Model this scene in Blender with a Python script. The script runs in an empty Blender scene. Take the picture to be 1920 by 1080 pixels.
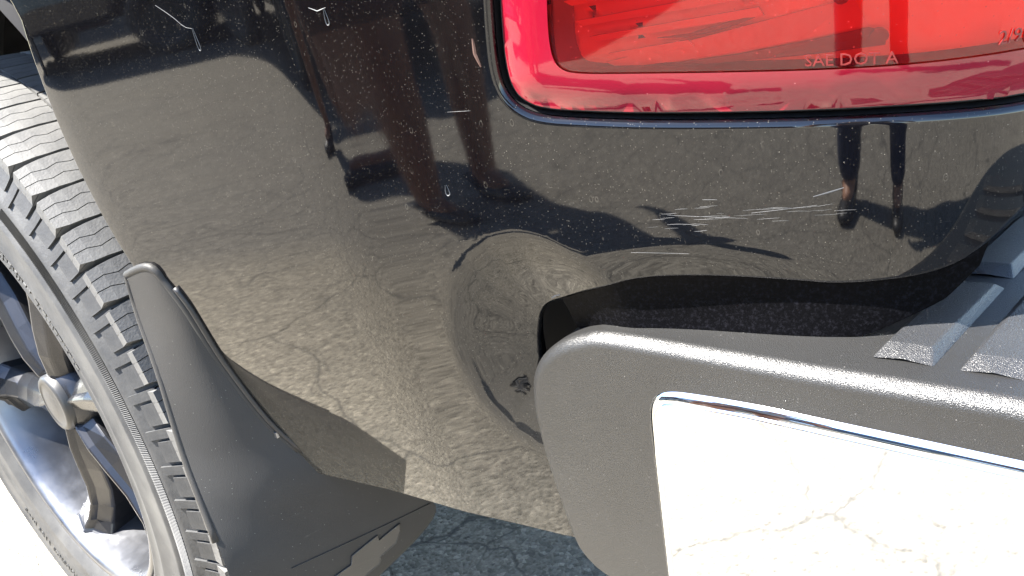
import bpy, math, random
import numpy as np
from math import radians, sin, cos, pi, hypot, sqrt
from mathutils import Vector, Matrix
from mathutils.geometry import delaunay_2d_cdt

SC = bpy.context.scene
COL = SC.collection
random.seed(7)
rng = np.random.default_rng(7)

# ------------------------------------------------------------------ camera
def set_camera(loc, pitch, yaw, roll, fpx):
    p, y, r = radians(pitch), radians(yaw), radians(roll)
    F = Vector((-sin(y)*cos(p), cos(y)*cos(p), -sin(p)))
    R = Vector((cos(y), sin(y), 0)); U = R.cross(F)
    R, U = R*cos(r)+U*sin(r), -R*sin(r)+U*cos(r)
    cd = bpy.data.cameras.new("camera"); co = bpy.data.objects.new("camera", cd); COL.objects.link(co)
    m = Matrix((R, U, -F)).transposed().to_4x4(); m.translation = loc
    co.matrix_world = m
    cd.sensor_width = 36; cd.lens = 36*fpx/1920; cd.clip_start = .01; cd.clip_end = 400
    SC.camera = co
set_camera((0, -.244, .804), 20.8, 43.9, -10.7, 1511)

# ------------------------------------------------------------------ light
SUN_AZ = Vector((-.66, -.75)).normalized(); SUN_EL = radians(56)
SUN_DIR = Vector((SUN_AZ.x*cos(SUN_EL), SUN_AZ.y*cos(SUN_EL), sin(SUN_EL)))
world = bpy.data.worlds.new("World"); SC.world = world; world.use_nodes = True
nt = world.node_tree; bg = nt.nodes["Background"]
sky = nt.nodes.new("ShaderNodeTexSky"); sky.sky_type = 'NISHITA'; sky.sun_disc = False
sky.sun_elevation = SUN_EL; sky.sun_rotation = math.atan2(SUN_DIR.x, SUN_DIR.y)
sky.altitude = 200; sky.air_density = 1.0; sky.dust_density = .4; sky.ozone_density = 1.6
nt.links.new(sky.outputs[0], bg.inputs[0]); bg.inputs[1].default_value = .10
sd = bpy.data.lights.new("sun", 'SUN'); sd.energy = 4.8; sd.angle = radians(.53); sd.color = (1, .95, .87)
so = bpy.data.objects.new("sun", sd); COL.objects.link(so)
so.rotation_euler = (-SUN_DIR).to_track_quat('-Z', 'Y').to_euler(); so.location = (-6, -7, 10)
SC.view_settings.view_transform = 'Standard'; SC.view_settings.look = 'None'
SC.view_settings.exposure = 3.1; SC.view_settings.gamma = 1
SC.cycles.max_bounces = 8; SC.cycles.transparent_max_bounces = 12
SC.cycles.use_denoising = True
SC.cycles.sample_clamp_indirect = 6

# ------------------------------------------------------------------ materials
class NT:
    def __init__(s, name):
        s.m = bpy.data.materials.new(name); s.m.use_nodes = True; s.t = s.m.node_tree
        s.b = s.t.nodes["Principled BSDF"]; s.out = s.t.nodes["Material Output"]
    def n(s, ty, **kw):
        x = s.t.nodes.new("ShaderNode"+ty)
        for k, v in kw.items():
            if hasattr(x, k): setattr(x, k, v)
        return x
    def l(s, a, b): s.t.links.new(a, b)
    def coord(s, scale=None):
        c = s.n("TexCoord").outputs["Object"]
        if scale is not None:
            mp = s.n("Mapping"); mp.inputs["Scale"].default_value = scale; s.l(c, mp.inputs[0]); return mp.outputs[0]
        return c
    def noise(s, scale, detail=4, rough=.55, vec=None, dist=0):
        x = s.n("TexNoise"); x.inputs["Scale"].default_value = scale; x.inputs["Detail"].default_value = detail
        x.inputs["Roughness"].default_value = rough; x.inputs["Distortion"].default_value = dist
        s.l(vec if vec is not None else s.coord(), x.inputs["Vector"]); return x.outputs["Fac"]
    def vor(s, scale, feature='F1', vec=None, out="Distance", rnd=1):
        x = s.n("TexVoronoi", feature=feature); x.inputs["Scale"].default_value = scale; x.inputs["Randomness"].default_value = rnd
        s.l(vec if vec is not None else s.coord(), x.inputs["Vector"]); return x.outputs[out]
    def ramp(s, fac, stops, interp='LINEAR'):
        r = s.n("ValToRGB"); r.color_ramp.interpolation = interp
        e = r.color_ramp.elements
        while len(e) < len(stops): e.new(.5)
        for i, (p, c) in enumerate(stops):
            e[i].position = p; e[i].color = (c, c, c, 1) if not hasattr(c, '__len__') else (*c, 1)
        s.l(fac, r.inputs[0]); return r.outputs[0]
    def mul(s, a, b, op='MULTIPLY'):
        x = s.n("Math", operation=op)
        for i, v in enumerate((a, b)):
            if isinstance(v, (int, float)): x.inputs[i].default_value = v
            else: s.l(v, x.inputs[i])
        return x.outputs[0]
    def mix(s, f, a, b, blend='MIX'):
        x = s.n("Mix", data_type='RGBA', blend_type=blend)
        for k, v in ((0, f), (6, a), (7, b)):
            if isinstance(v, (int, float)) and k == 0: x.inputs[0].default_value = v
            elif isinstance(v, tuple): x.inputs[k].default_value = (*v, 1)
            else: s.l(v, x.inputs[k])
        return x.outputs[2]
    def bump(s, h, strength, dist, prev=None):
        x = s.n("Bump"); x.inputs["Strength"].default_value = strength; x.inputs["Distance"].default_value = dist
        s.l(h, x.inputs["Height"])
        if prev is not None: s.l(prev, x.inputs["Normal"])
        return x.outputs[0]
    def set(s, **kw):
        for k, v in kw.items():
            i = s.b.inputs[{'col': 'Base Color', 'rough': 'Roughness', 'metal': 'Metallic', 'nrm': 'Normal', 'spec': 'Specular IOR Level', 'ior': 'IOR', 'coat': 'Coat Weight', 'coatr': 'Coat Roughness'}[k]]
            if isinstance(v, (int, float)): i.default_value = v
            elif isinstance(v, tuple): i.default_value = (*v, 1)
            else: s.l(v, i)
        return s

def m_asphalt():
    a = NT("old_asphalt"); co = a.coord()
    big = a.noise(.5, 3); mid = a.noise(22, 6, .65); fine = a.noise(190, 4, .7)
    st = a.vor(150, 'F1'); stc = a.vor(150, 'F1', out="Color")
    sep = a.n("SeparateColor"); a.l(stc, sep.inputs[0])
    # wandering cracks: distorted coordinates
    dn = a.n("TexNoise"); dn.inputs["Scale"].default_value = 2.2; dn.inputs["Detail"].default_value = 8; a.l(co, dn.inputs["Vector"])
    sc = a.n("VectorMath", operation='SCALE'); a.l(dn.outputs["Color"], sc.inputs[0]); sc.inputs[3].default_value = .35
    ad = a.n("VectorMath", operation='ADD'); a.l(co, ad.inputs[0]); a.l(sc.outputs[0], ad.inputs[1])
    c1 = a.vor(1.5, 'DISTANCE_TO_EDGE', vec=ad.outputs[0]); c2 = a.vor(5.0, 'DISTANCE_TO_EDGE', vec=ad.outputs[0])
    k1 = a.ramp(c1, [(0, .08), (.006, 1)]); k2 = a.ramp(c2, [(0, .15), (.016, 1)])
    pres = a.ramp(a.noise(1.7, 3), [(.50, 1), (.60, 0)])
    c3 = a.vor(13.0, 'DISTANCE_TO_EDGE', vec=ad.outputs[0]); k3 = a.ramp(c3, [(0, .3), (.03, 1)])
    pr3 = a.ramp(a.noise(2.6, 3), [(.50, 1), (.66, 0)]); k3m = a.n("Math", operation='MAXIMUM'); a.l(k3, k3m.inputs[0]); a.l(pr3, k3m.inputs[1])
    k2m = a.n("Math", operation='MAXIMUM'); a.l(k2, k2m.inputs[0]); a.l(pres, k2m.inputs[1])
    base = a.ramp(mid, [(.3, (.205, .185, .150)), (.7, (.265, .240, .195))])
    base = a.mix(a.ramp(big, [(.35, .0), (.65, .45)]), base, (.23, .215, .185))
    # lighter ground painted in to brighten the lower panel's reflection, irregular outline
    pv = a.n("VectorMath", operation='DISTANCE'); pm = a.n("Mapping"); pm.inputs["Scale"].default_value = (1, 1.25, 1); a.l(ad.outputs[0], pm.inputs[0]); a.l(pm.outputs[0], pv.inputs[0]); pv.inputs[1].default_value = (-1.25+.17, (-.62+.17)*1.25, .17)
    refl_lift = a.mul(a.ramp(pv.outputs["Value"], [(.45, 1), (.95, 0)]), .75)
    base = a.mix(refl_lift, base, (.37, .325, .245))
    sp = a.ramp(sep.outputs[0], [(.0, .42), (.35, .80), (.75, 1.05), (.88, 1.15), (1, 1.7)])
    base = a.mix(.8, base, sp, 'MULTIPLY')
    base = a.mix(.6, base, a.ramp(fine, [(.3, .55), (.7, 1.35)]), 'MULTIPLY')
    pits = a.ramp(a.noise(46, 4, .65), [(.30, .2), (.40, 1)])
    base = a.mix(.7, base, pits, 'MULTIPLY')
    kk = a.mul(a.mul(k1, k2m.outputs[0]), k3m.outputs[0])
    base = a.mix(kk, (.060, .057, .050), base)
    h = a.mul(a.mul(a.ramp(st, [(0, 1), (.6, 0)]), .6), a.mul(fine, .5), 'ADD')
    h2 = a.mul(h, kk, 'MULTIPLY')
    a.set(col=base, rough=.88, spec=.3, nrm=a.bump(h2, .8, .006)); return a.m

def m_paint():
    a = NT("black_clearcoat_paint"); co = a.coord()
    # road dust: fine film; specks; scratches
    cells = a.vor(900, 'F1'); cc = a.vor(900, 'F1', out="Color"); sep = a.n("SeparateColor"); a.l(cc, sep.inputs[0])
    speck = a.mul(a.ramp(cells, [(.12, 1), (.30, 0)]), a.ramp(sep.outputs[0], [(.70, 0), (.95, 1)]))
    cells2 = a.vor(330, 'F1'); cc2 = a.vor(330, 'F1', out="Color"); sep2 = a.n("SeparateColor"); a.l(cc2, sep2.inputs[0])
    speck2 = a.mul(a.ramp(cells2, [(.05, 1), (.10, 0)]), a.ramp(sep2.outputs[1], [(.78, 0), (1, 1)]))
    # little curved water spots
    wv = a.coord((1, 1, .55)); c3 = a.vor(170, 'F1', vec=wv); cc3 = a.vor(170, 'F1', vec=wv, out="Color"); sep3 = a.n("SeparateColor"); a.l(cc3, sep3.inputs[0])
    ring = a.ramp(c3, [(.13, 0), (.16, 1), (.185, 1), (.21, 0)])
    ring = a.mul(a.mul(ring, a.ramp(sep3.outputs[2], [(.78, 0), (.82, .5)])), a.ramp(a.noise(120, 2), [(.46, 0), (.6, 1)]))
    film = a.ramp(a.noise(9, 6, .7), [(.35, .0), (.75, .003)])
    smear = a.mul(a.ramp(a.noise(30, 5, .7, a.coord((1, 1, .12))), [(.55, 0), (.8, .006)]), 1.0)
    scr = a.ramp(a.noise(60, 5, .8, a.coord((.25, .25, 14))), [(.72, 0), (.78, .10)])
    d = a.mul(a.mul(speck, .12), a.mul(speck2, .28), 'ADD'); d = a.mul(d, a.mul(ring, .09), 'ADD')
    d = a.mul(d, film, 'ADD'); d = a.mul(d, smear, 'ADD'); d = a.mul(d, scr, 'ADD')
    # tan haze painted in for the bright ground reflection, strongest low behind the wheel
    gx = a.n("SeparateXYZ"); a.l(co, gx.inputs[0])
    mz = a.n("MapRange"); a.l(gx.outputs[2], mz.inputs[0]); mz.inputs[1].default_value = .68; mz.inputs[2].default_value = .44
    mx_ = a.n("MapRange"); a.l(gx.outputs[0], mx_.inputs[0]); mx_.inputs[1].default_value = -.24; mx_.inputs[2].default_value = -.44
    refl_haze = a.mul(a.mul(mz.outputs[0], mz.outputs[0]), a.mul(a.mul(mx_.outputs[0], .75), .25, 'ADD'))
    refl_haze = a.mul(refl_haze, a.ramp(a.noise(260, 4, .7), [(.3, .07), (.7, .14)]))
    d = a.mul(d, refl_haze, 'ADD')
    dust = a.n("BsdfDiffuse"); dust.inputs["Color"].default_value = (.44, .405, .33, 1)
    hb = a.bump(a.noise(260, 2), .006, .0004)
    hb = a.bump(a.noise(16, 2), .010, .002, hb)
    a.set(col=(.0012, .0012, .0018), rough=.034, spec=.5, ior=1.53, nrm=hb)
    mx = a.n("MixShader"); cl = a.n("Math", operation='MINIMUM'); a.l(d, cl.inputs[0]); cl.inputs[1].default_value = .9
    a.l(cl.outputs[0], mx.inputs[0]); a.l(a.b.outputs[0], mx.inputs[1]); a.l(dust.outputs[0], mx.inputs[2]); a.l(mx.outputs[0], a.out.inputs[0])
    return a.m

def m_flange():
    a = NT("dusty_black_flange_paint")
    f = a.ramp(a.noise(500, 4, .8), [(.5, (.001, .001, .0014)), (.8, (.010, .010, .013))])
    a.set(col=f, rough=.5, spec=.05, nrm=a.bump(a.noise(700, 3), .3, .0006)); return a.m

def m_plastic(name, col, rough, grain=900, gs=.5, dust=.12, spec=.5):
    a = NT(name)
    n1 = a.noise(5, 4, .6); c = tuple(min(1, x*1.0) for x in col)
    base = a.mix(a.ramp(n1, [(.35, 0), (.75, 1)]), c, tuple(x*1.35+.004 for x in col))
    cells = a.vor(420, 'F1'); cc = a.vor(420, 'F1', out="Color"); sep = a.n("SeparateColor"); a.l(cc, sep.inputs[0])
    sp = a.mul(a.ramp(cells, [(.08, 1), (.16, 0)]), a.ramp(sep.outputs[0], [(.88, 0), (.93, 1)]))
    scr = a.ramp(a.noise(40, 4, .8, a.coord((.3, .3, 9))), [(.68, 0), (.74, .5)])
    base = a.mix(a.mul(a.mul(sp, scr, 'ADD'), dust*4), base, (.35, .34, .32))
    g = a.vor(grain, 'SMOOTH_F1')
    a.set(col=base, rough=rough, spec=spec, nrm=a.bump(g, gs, .0009)); return a.m

def m_simple(name, col, rough=.5, metal=0, spec=.5, bumps=None, coat=0, var=.2, vscale=20):
    a = NT(name)
    n = a.noise(vscale, 4, .6)
    base = a.mix(n, tuple(x*(1-var) for x in col), tuple(min(1, x*(1+var)) for x in col))
    a.set(col=base, rough=rough, metal=metal, spec=spec, coat=coat)
    if bumps: a.set(nrm=a.bump(a.noise(bumps[0], 3), bumps[1], bumps[2]))
    return a.m

def m_chrome():
    a = NT("bumper_chrome"); n = a.noise(3, 3)
    a.set(col=(.72, .735, .76), metal=1.0, rough=.03, nrm=a.bump(n, .06, .004)); return a.m

def m_rim():
    a = NT("satin_silver_rim")
    n = a.noise(14, 5, .65)
    a.set(col=a.mix(n, (.11, .115, .13), (.22, .225, .24)), metal=.9, rough=a.ramp(n, [(.3, .22), (.7, .42)]), nrm=a.bump(a.noise(60, 3), .06, .001)); return a.m

def m_rubber(name, col, dusty):
    a = NT(name)
    n = a.noise(18, 5, .7)
    base = a.mix(a.ramp(n, [(.35, 0), (.7, 1)]), col, dusty)
    a.set(col=base, rough=.62, spec=.4, nrm=a.bump(a.noise(420, 4), .35, .0008)); return a.m

def m_lens_clear():
    a = NT("red_lens_clear")
    t = a.n("BsdfTransparent"); t.inputs[0].default_value = (1.0, .22, .16, 1)
    g = a.n("BsdfGlossy"); g.inputs["Roughness"].default_value = .03; g.inputs[0].default_value = (1, 1, 1, 1)
    fr = a.n("Fresnel"); fr.inputs[0].default_value = 1.5
    d = a.n("BsdfDiffuse"); d.inputs[0].default_value = (.55, .03, .03, 1)
    sp = a.mul(a.ramp(a.vor(300, 'F1'), [(.06, 1), (.12, 0)]), .35)
    film = a.mul(a.ramp(a.noise(10, 4), [(.4, .05), (.7, .12)]), sp, 'ADD')
    m1 = a.n("MixShader"); a.l(film, m1.inputs[0]); a.l(t.outputs[0], m1.inputs[1]); a.l(d.outputs[0], m1.inputs[2])
    m2 = a.n("MixShader"); a.l(fr.outputs[0], m2.inputs[0]); a.l(m1.outputs[0], m2.inputs[1]); a.l(g.outputs[0], m2.inputs[2])
    a.l(m2.outputs[0], a.out.inputs[0]); return a.m

def m_lens_border():
    a = NT("crimson_lens_border")
    sp = a.ramp(a.vor(230, 'F1'), [(.05, 1), (.09, 0)]); cc = a.vor(230, 'F1', out="Color"); sep = a.n("SeparateColor"); a.l(cc, sep.inputs[0])
    k = a.mul(sp, a.ramp(sep.outputs[0], [(.8, 0), (.85, .5)]))
    base = a.mix(k, (.175, .004, .014), (.5, .2, .2))
    a.set(col=base, rough=.06, spec=.5, coat=.3, nrm=a.bump(a.noise(500, 2), .03, .0004)); return a.m

M = dict(asphalt=m_asphalt(), paint=m_paint(), flange=m_flange(), chrome=m_chrome(), rim=m_rim(),
    bumper=m_plastic("charcoal_bumper_plastic", (.011, .011, .011), .37, 2300, .38, .07, .65),
    pad=m_plastic("charcoal_step_pad", (.015, .0155, .017), .38, 2300, .55, .10, .5),
    flap=m_plastic("black_splash_guard_plastic", (.026, .0252, .0242), .52, 1400, .18, .10, .18),
    emb=m_plastic("worn_emblem_plastic", (.031, .029, .026), .45, 1400, .18, .16),
    rubber=m_rubber("sidewall_rubber", (.024, .025, .027), (.055, .055, .054)),
    tread=m_rubber("dusty_tread_rubber", (.060, .060, .060), (.115, .113, .108)),
    groove=m_rubber("groove_rubber", (.012, .012, .013), (.03, .03, .03)),
    lens=m_lens_clear(), border=m_lens_border(),
    refl=m_simple("red_reflector", (.85, .10, .05), .22, .0, .5, None, .5, .06, 12),
    reflp=m_simple("pink_reflector", (.78, .06, .07), .25, .0, .5, None, .4, .06, 12),
    refld=m_simple("dark_red_reflector", (.16, .012, .012), .25),
    black=m_simple("dark_cavity", (.006, .006, .007), .6),
    under=m_simple("underbody_grime", (.03, .028, .025), .8, var=.5, vscale=9),
    seal=m_simple("black_seal", (.008, .008, .009), .5),
    chip=m_simple("chipped_primer", (.16, .155, .15), .7),
    dropm=m_simple("dried_drip", (.055, .057, .060), .6),
    rust=m_simple("rusty_clip", (.05, .022, .014), .8),
    bolt=m_simple("dull_steel", (.35, .35, .36), .35, .9),
    bracket=m_simple("blue_grey_bracket", (.10, .13, .17), .4, .3),
    cap=m_simple("grey_hub_cap", (.032, .032, .032), .4, .2),
    spoke=m_simple("gunmetal_spoke", (.036, .037, .041), .26, .75, .5, None, .0, .25, 18),
    skin=m_simple("brown_skin", (.20, .085, .05), .5, var=.1),
    skin2=m_simple("tanned_skin", (.42, .22, .14), .5, var=.08),
    jeans=m_simple("navy_denim", (.018, .028, .062), .9, var=.35, vscale=60),
    brown=m_simple("brown_cotton", (.075, .035, .025), .9, var=.2, vscale=40),
    shirt=m_simple("black_cotton", (.012, .012, .015), .9, var=.2),
    shirt2=m_simple("grey_cotton", (.12, .12, .13), .9, var=.2),
    shoe=m_simple("black_shoe_leather", (.012, .012, .012), .45),
    hair=m_simple("dark_hair", (.012, .009, .007), .6, bumps=(300, .5, .002)),
    eye=m_simple("eye_white", (.6, .6, .58), .2),
    phone=m_simple("black_phone_glass", (.01, .01, .012), .12),
    vanp=m_simple("dark_blue_van_paint", (.005, .006, .010), .12, .0, .5, None, .6, .1, 5),
    glass=m_simple("dark_window_glass", (.01, .012, .013), .04),
    lampw=m_simple("clear_headlamp", (.6, .6, .6), .08, .3),
    plate=m_simple("blank_plate", (.6, .6, .58), .5),
)

# ------------------------------------------------------------------ object helpers
def mesh(name, V, F, mat, smooth=True, normals=None):
    me = bpy.data.meshes.new(name)
    me.from_pydata([tuple(map(float, v)) for v in V], [], [tuple(int(i) for i in f) for f in F])
    me.update()
    if smooth: me.polygons.foreach_set("use_smooth", [True]*len(me.polygons))
    if mat is not None: me.materials.append(mat)
    if normals is not None:
        me.normals_split_custom_set_from_vertices([tuple(map(float, n)) for n in normals])
    return me
def world_loc(o):
    v = Vector((0, 0, 0))
    while o is not None: v = v + o.location; o = o.parent
    return v
def place(name, me, parent=None):
    """mesh given in world coordinates, hung under parent (parents are translated only)"""
    o = bpy.data.objects.new(name, me); COL.objects.link(o)
    if parent is not None:
        o.parent = parent; o.matrix_parent_inverse = Matrix.Translation(-world_loc(parent))
    return o
def empty(name, loc, parent=None):
    o = bpy.data.objects.new(name, None); COL.objects.link(o); o.empty_display_size = .1
    o.location = Vector(loc) - (world_loc(parent) if parent else Vector((0, 0, 0)))
    if parent: o.parent = parent
    return o
def tag(o, label=None, cat=None, group=None, kind=None):
    if label: o["label"] = label
    if cat: o["category"] = cat
    if group: o["group"] = group
    if kind: o["kind"] = kind
    return o
def box_vf(c, d, bev=0):
    x, y, z = d[0]/2, d[1]/2, d[2]/2
    V = [(c[0]+sx*x, c[1]+sy*y, c[2]+sz*z) for sx in (-1, 1) for sy in (-1, 1) for sz in (-1, 1)]
    F = [(0, 1, 3, 2), (4, 6, 7, 5), (0, 4, 5, 1), (2, 3, 7, 6), (0, 2, 6, 4), (1, 5, 7, 3)]
    return V, F
def bevelled(o, w, seg=2):
    b = o.modifiers.new("bevel", 'BEVEL'); b.width = w; b.segments = seg; b.limit_method = 'ANGLE'; return o
def grid_faces(n, m, close_u=False, flip=False):
    F = []
    for i in range(n if close_u else n-1):
        for j in range(m-1):
            a, b = i*m+j, ((i+1) % n)*m+j
            f = (a, b, b+1, a+1); F.append(f[::-1] if flip else f)
    return F
def lathe(prof, cx, cz, n=128, a0=0, a1=2*pi, flip=False):
    """prof = [(radius, y)], axis along Y at (cx, cz)"""
    full = abs(a1-a0-2*pi) < 1e-6; k = n if full else n+1
    V = [(cx+r*cos(a0+(a1-a0)*i/n), y, cz+r*sin(a0+(a1-a0)*i/n)) for i in range(k) for r, y in prof]
    return V, grid_faces(k, len(prof), full, flip)
def tube(path, rad, n=8, closed=False):
    P = [Vector(p) for p in path]; V = []; m = len(P)
    up = Vector((0, 0, 1))
    for i, p in enumerate(P):
        t = (P[min(i+1, m-1)] - P[max(i-1, 0)]) if not closed else (P[(i+1) % m]-P[i-1])
        t.normalize(); a = t.cross(up)
        if a.length < 1e-3: a = t.cross(Vector((1, 0, 0)))
        a.normalize(); b = t.cross(a); r = rad[i] if hasattr(rad, '__len__') else rad
        V += [tuple(p+(a*cos(2*pi*j/n)+b*sin(2*pi*j/n))*r) for j in range(n)]
    F = []
    for i in range(m if closed else m-1):
        for j in range(n):
            F.append((i*n+j, i*n+(j+1) % n, ((i+1) % m)*n+(j+1) % n, ((i+1) % m)*n+j))
    if not closed: F += [tuple(range(n))[::-1], tuple((m-1)*n+j for j in range(n))]
    return V, F
class Acc:
    def __init__(s): s.V = []; s.F = []
    def add(s, vf):
        n = len(s.V); s.V += list(vf[0]); s.F += [tuple(i+n for i in f) for f in vf[1]]; return s
    def put(s, name, mat, parent=None, smooth=False): return place(name, mesh(name, s.V, s.F, mat, smooth), parent)
def bake(o):
    """replace modifiers by their evaluated mesh"""
    dg = bpy.context.evaluated_depsgraph_get(); me = bpy.data.meshes.new_from_object(o.evaluated_get(dg))
    o.modifiers.clear(); o.data = me; return o

# ------------------------------------------------------------------ the bedside surface S(s, z)
CTL = [(-3,0),(-.74,0),(-.69,-3),(-.655,-3),(-.615,11.5),(-.400,9.5),(-.380,17),(-.35,14),(-.23,13),(-.18,14),(-.13,18),(-.09,24),(-.06,38),(-.03,58),(0,76),(.03,87),(.06,90),(.9,90)]
def _plan():
    ds = .0025; s = np.arange(-3, .9, ds); th = np.radians(np.interp(s, *zip(*CTL)))
    k = np.exp(-.5*(np.arange(-12, 13)/4.)**2); k /= k.sum(); th = np.convolve(np.pad(th, 12, mode='edge'), k, 'valid')
    x = -3+np.concatenate([[0], np.cumsum(np.cos(th)*ds)[:-1]]); y = -.012+np.concatenate([[0], np.cumsum(np.sin(th)*ds)[:-1]])
    return s, x, y, th
PS, PX, PY, PT = _plan()
DENTS = [(-.278, .592, .064, .088, .0230), (-.190, .630, .100, .042, .0062)]
def inset(s, z):
    d = .45*np.maximum(0, .70-z)**2+.07*(.755-z)
    for cs, cz, rs, rz, dd in DENTS:
        q2 = ((s-cs)/rs)**2+((z-cz)/rz)**2; d = d+dd*np.maximum(0, 1-q2)**2
        if dd > .01:      # fine stretched wrinkles radiating in the dented metal
            th = np.arctan2((z-cz)/rz, (s-cs)/rs); d = d+.00020*np.sin(15*th+2*np.sin(3*th))*np.exp(-((np.sqrt(q2)-.62)/.20)**2)
    return d
def S(s, z, off=0):
    s = np.asarray(s, float); z = np.asarray(z, float)+0*s
    x, y, t = np.interp(s, PS, PX), np.interp(s, PS, PY), np.interp(s, PS, PT); d = inset(s, z)-off
    return np.stack([x-d*np.sin(t), y+d*np.cos(t), z+0*x], -1)
def nrm(fn, s, z, e=2e-4):
    a = fn(s+e, z)-fn(s-e, z); b = fn(s, z+e)-fn(s, z-e); n = np.cross(a, b)
    return n/np.linalg.norm(n, axis=-1, keepdims=True)

def densify(P, h, closed=False):
    P = [np.array(p, float) for p in P]; out = []
    for i in range(len(P)-(0 if closed else 1)):
        a, b = P[i], P[(i+1) % len(P)]; n = max(1, int(np.linalg.norm(b-a)/h))
        out += [a+(b-a)*k/n for k in range(n)]
    if not closed: out.append(P[-1])
    return np.array(out)
def smooth_poly(P, it=2):
    """Chaikin corner cutting keeping end points"""
    P = [np.array(p, float) for p in P]
    for _ in range(it):
        Q = [P[0]]
        for a, b in zip(P[:-1], P[1:]): Q += [a*.75+b*.25, a*.25+b*.75]
        P = Q+[P[-1]]
    return [tuple(p) for p in P]
def inside(poly, X, Y):
    c = np.zeros(X.shape, bool); n = len(poly)
    for i in range(n):
        (x1, y1), (x2, y2) = poly[i], poly[(i+1) % n]
        if y1 == y2: continue
        c ^= ((y1 > Y) != (y2 > Y)) & (X < (x2-x1)*(Y-y1)/(y2-y1)+x1)
    return c
def patch(name, poly, fn, h, mat, parent=None, holes=(), fine=None, flip=False):
    """triangulated smooth patch of fn over a polygon in parameter space, true normals"""
    loops = [np.array(poly)]+[np.array(q) for q in holes]
    B = [densify(l, h*1.2, True) for l in loops]
    pts = []; edges = []
    for b in B:
        n0 = len(pts); pts += [tuple(p) for p in b]; edges += [(n0+i, n0+(i+1) % len(b)) for i in range(len(b))]
    A = loops[0]; x0, y0 = A.min(0); x1, y1 = A.max(0)
    def grid(hh, bb):
        gx, gy = np.meshgrid(np.arange(bb[0]+hh/2, bb[2], hh), np.arange(bb[1]+hh/2, bb[3], hh)); return gx.ravel(), gy.ravel()
    gx, gy = grid(h, (x0, y0, x1, y1))
    if fine:
        ok = ~((gx > fine[0]) & (gx < fine[2]) & (gy > fine[1]) & (gy < fine[3]))
        fx, fy = grid(fine[4], fine[:4]); gx = np.concatenate([gx[ok], fx]); gy = np.concatenate([gy[ok], fy])
    m = inside(A, gx, gy)
    for q in loops[1:]: m &= ~inside(q, gx, gy)
    gx, gy = gx[m], gy[m]; G = np.stack([gx, gy], -1)
    bb = np.array(pts); keep = np.ones(len(G), bool)
    for i in range(0, len(G), 4000):
        d = ((G[i:i+4000, None, :]-bb[None])**2).sum(-1).min(1); keep[i:i+4000] = d > (.4*h if not fine else .4*fine[4])**2
    G = G[keep]; allp = [Vector(p) for p in pts]+[Vector(p) for p in G]
    r = delaunay_2d_cdt(allp, edges, [], 0, 1e-7)
    P = np.array([tuple(v) for v in r[0]]); T = np.array([f for f in r[2] if len(f) == 3])
    c = P[T].mean(1); ok = inside(A, c[:, 0], c[:, 1])
    for q in loops[1:]: ok &= ~inside(q, c[:, 0], c[:, 1])
    T = T[ok]
    V = fn(P[:, 0], P[:, 1]); N = nrm(fn, P[:, 0], P[:, 1])
    if flip: T = T[:, ::-1]; N = -N
    # orient
    fnv = np.cross(V[T[:, 1]]-V[T[:, 0]], V[T[:, 2]]-V[T[:, 0]]); bad = (fnv*N[T[:, 0]]).sum(-1) < 0
    T[bad] = T[bad][:, ::-1]
    return place(name, mesh(name, V, T, mat, True, N), parent)
def rim_strip(line, fn, r, flange, side, mat, name, parent, ang=90, fdir=None, steps=6, flange_mat=None, closed=False, sign=1):
    """rounded rim + inward flange along a boundary line of a patch. side=+1: outward is to the left of travel"""
    L = np.array(line); P = fn(L[:, 0], L[:, 1]); N = nrm(fn, L[:, 0], L[:, 1])*sign
    if closed: T = np.roll(P, -1, 0)-np.roll(P, 1, 0)
    else: T = np.gradient(P, axis=0)
    T /= np.linalg.norm(T, axis=1, keepdims=True); O = np.cross(N, T)*side
    R = np.asarray(r, float)*np.ones(len(P)); rows = []; nr = []
    for k in range(steps+1):
        a = radians(ang)*k/steps
        rows.append(P+O*(R*sin(a))[:, None]-N*(R*(1-cos(a)))[:, None]); nr.append(N*cos(a)+O*sin(a))
    a = radians(ang); d = O*cos(a)-N*sin(a); fl = np.asarray(flange, float)*np.ones(len(P))
    V = np.stack(rows, 1); NN = np.stack(nr, 1); n, m = V.shape[:2]
    F = grid_faces(n, m, closed)
    f0 = F[len(F)//2]; q = V.reshape(-1, 3); fn0 = np.cross(q[f0[1]]-q[f0[0]], q[f0[2]]-q[f0[0]])
    if (fn0*NN.reshape(-1, 3)[f0[0]]).sum() < 0: F = [f[::-1] for f in F]
    o1 = place(name, mesh(name, q, F, mat, True, NN.reshape(-1, 3)), parent)
    W = np.stack([rows[-1], rows[-1]+d*(fl*.5)[:, None], rows[-1]+d*fl[:, None]], 1); FF = grid_faces(n, 3, closed)
    o2 = None
    if fl.max() > 0: o2 = place("inner_flange", mesh("inner_flange", W.reshape(-1, 3), FF, flange_mat or mat, False), parent)
    return o1, o2, rows[-1]

# ================================================================== ground
def ground():
    xs = [-60, -25, -12, -6, -3, -1.5, 0, 1.5, 3, 6, 12, 25, 60]
    V = [(x, y, 0) for x in xs for y in xs]; F = grid_faces(len(xs), len(xs), flip=True)
    F = [f[::-1] if False else f for f in F]
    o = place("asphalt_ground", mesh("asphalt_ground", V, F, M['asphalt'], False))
    tag(o, "cracked sunlit asphalt lot the truck stands on", kind="structure")
ground()

# ================================================================== pickup truck
TR = empty("pickup_truck", (-1.0, 1.0, 0))
tag(TR, "black pickup truck with a dented rear corner, red tail lamp and muddy all-terrain tyre", "truck")

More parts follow.
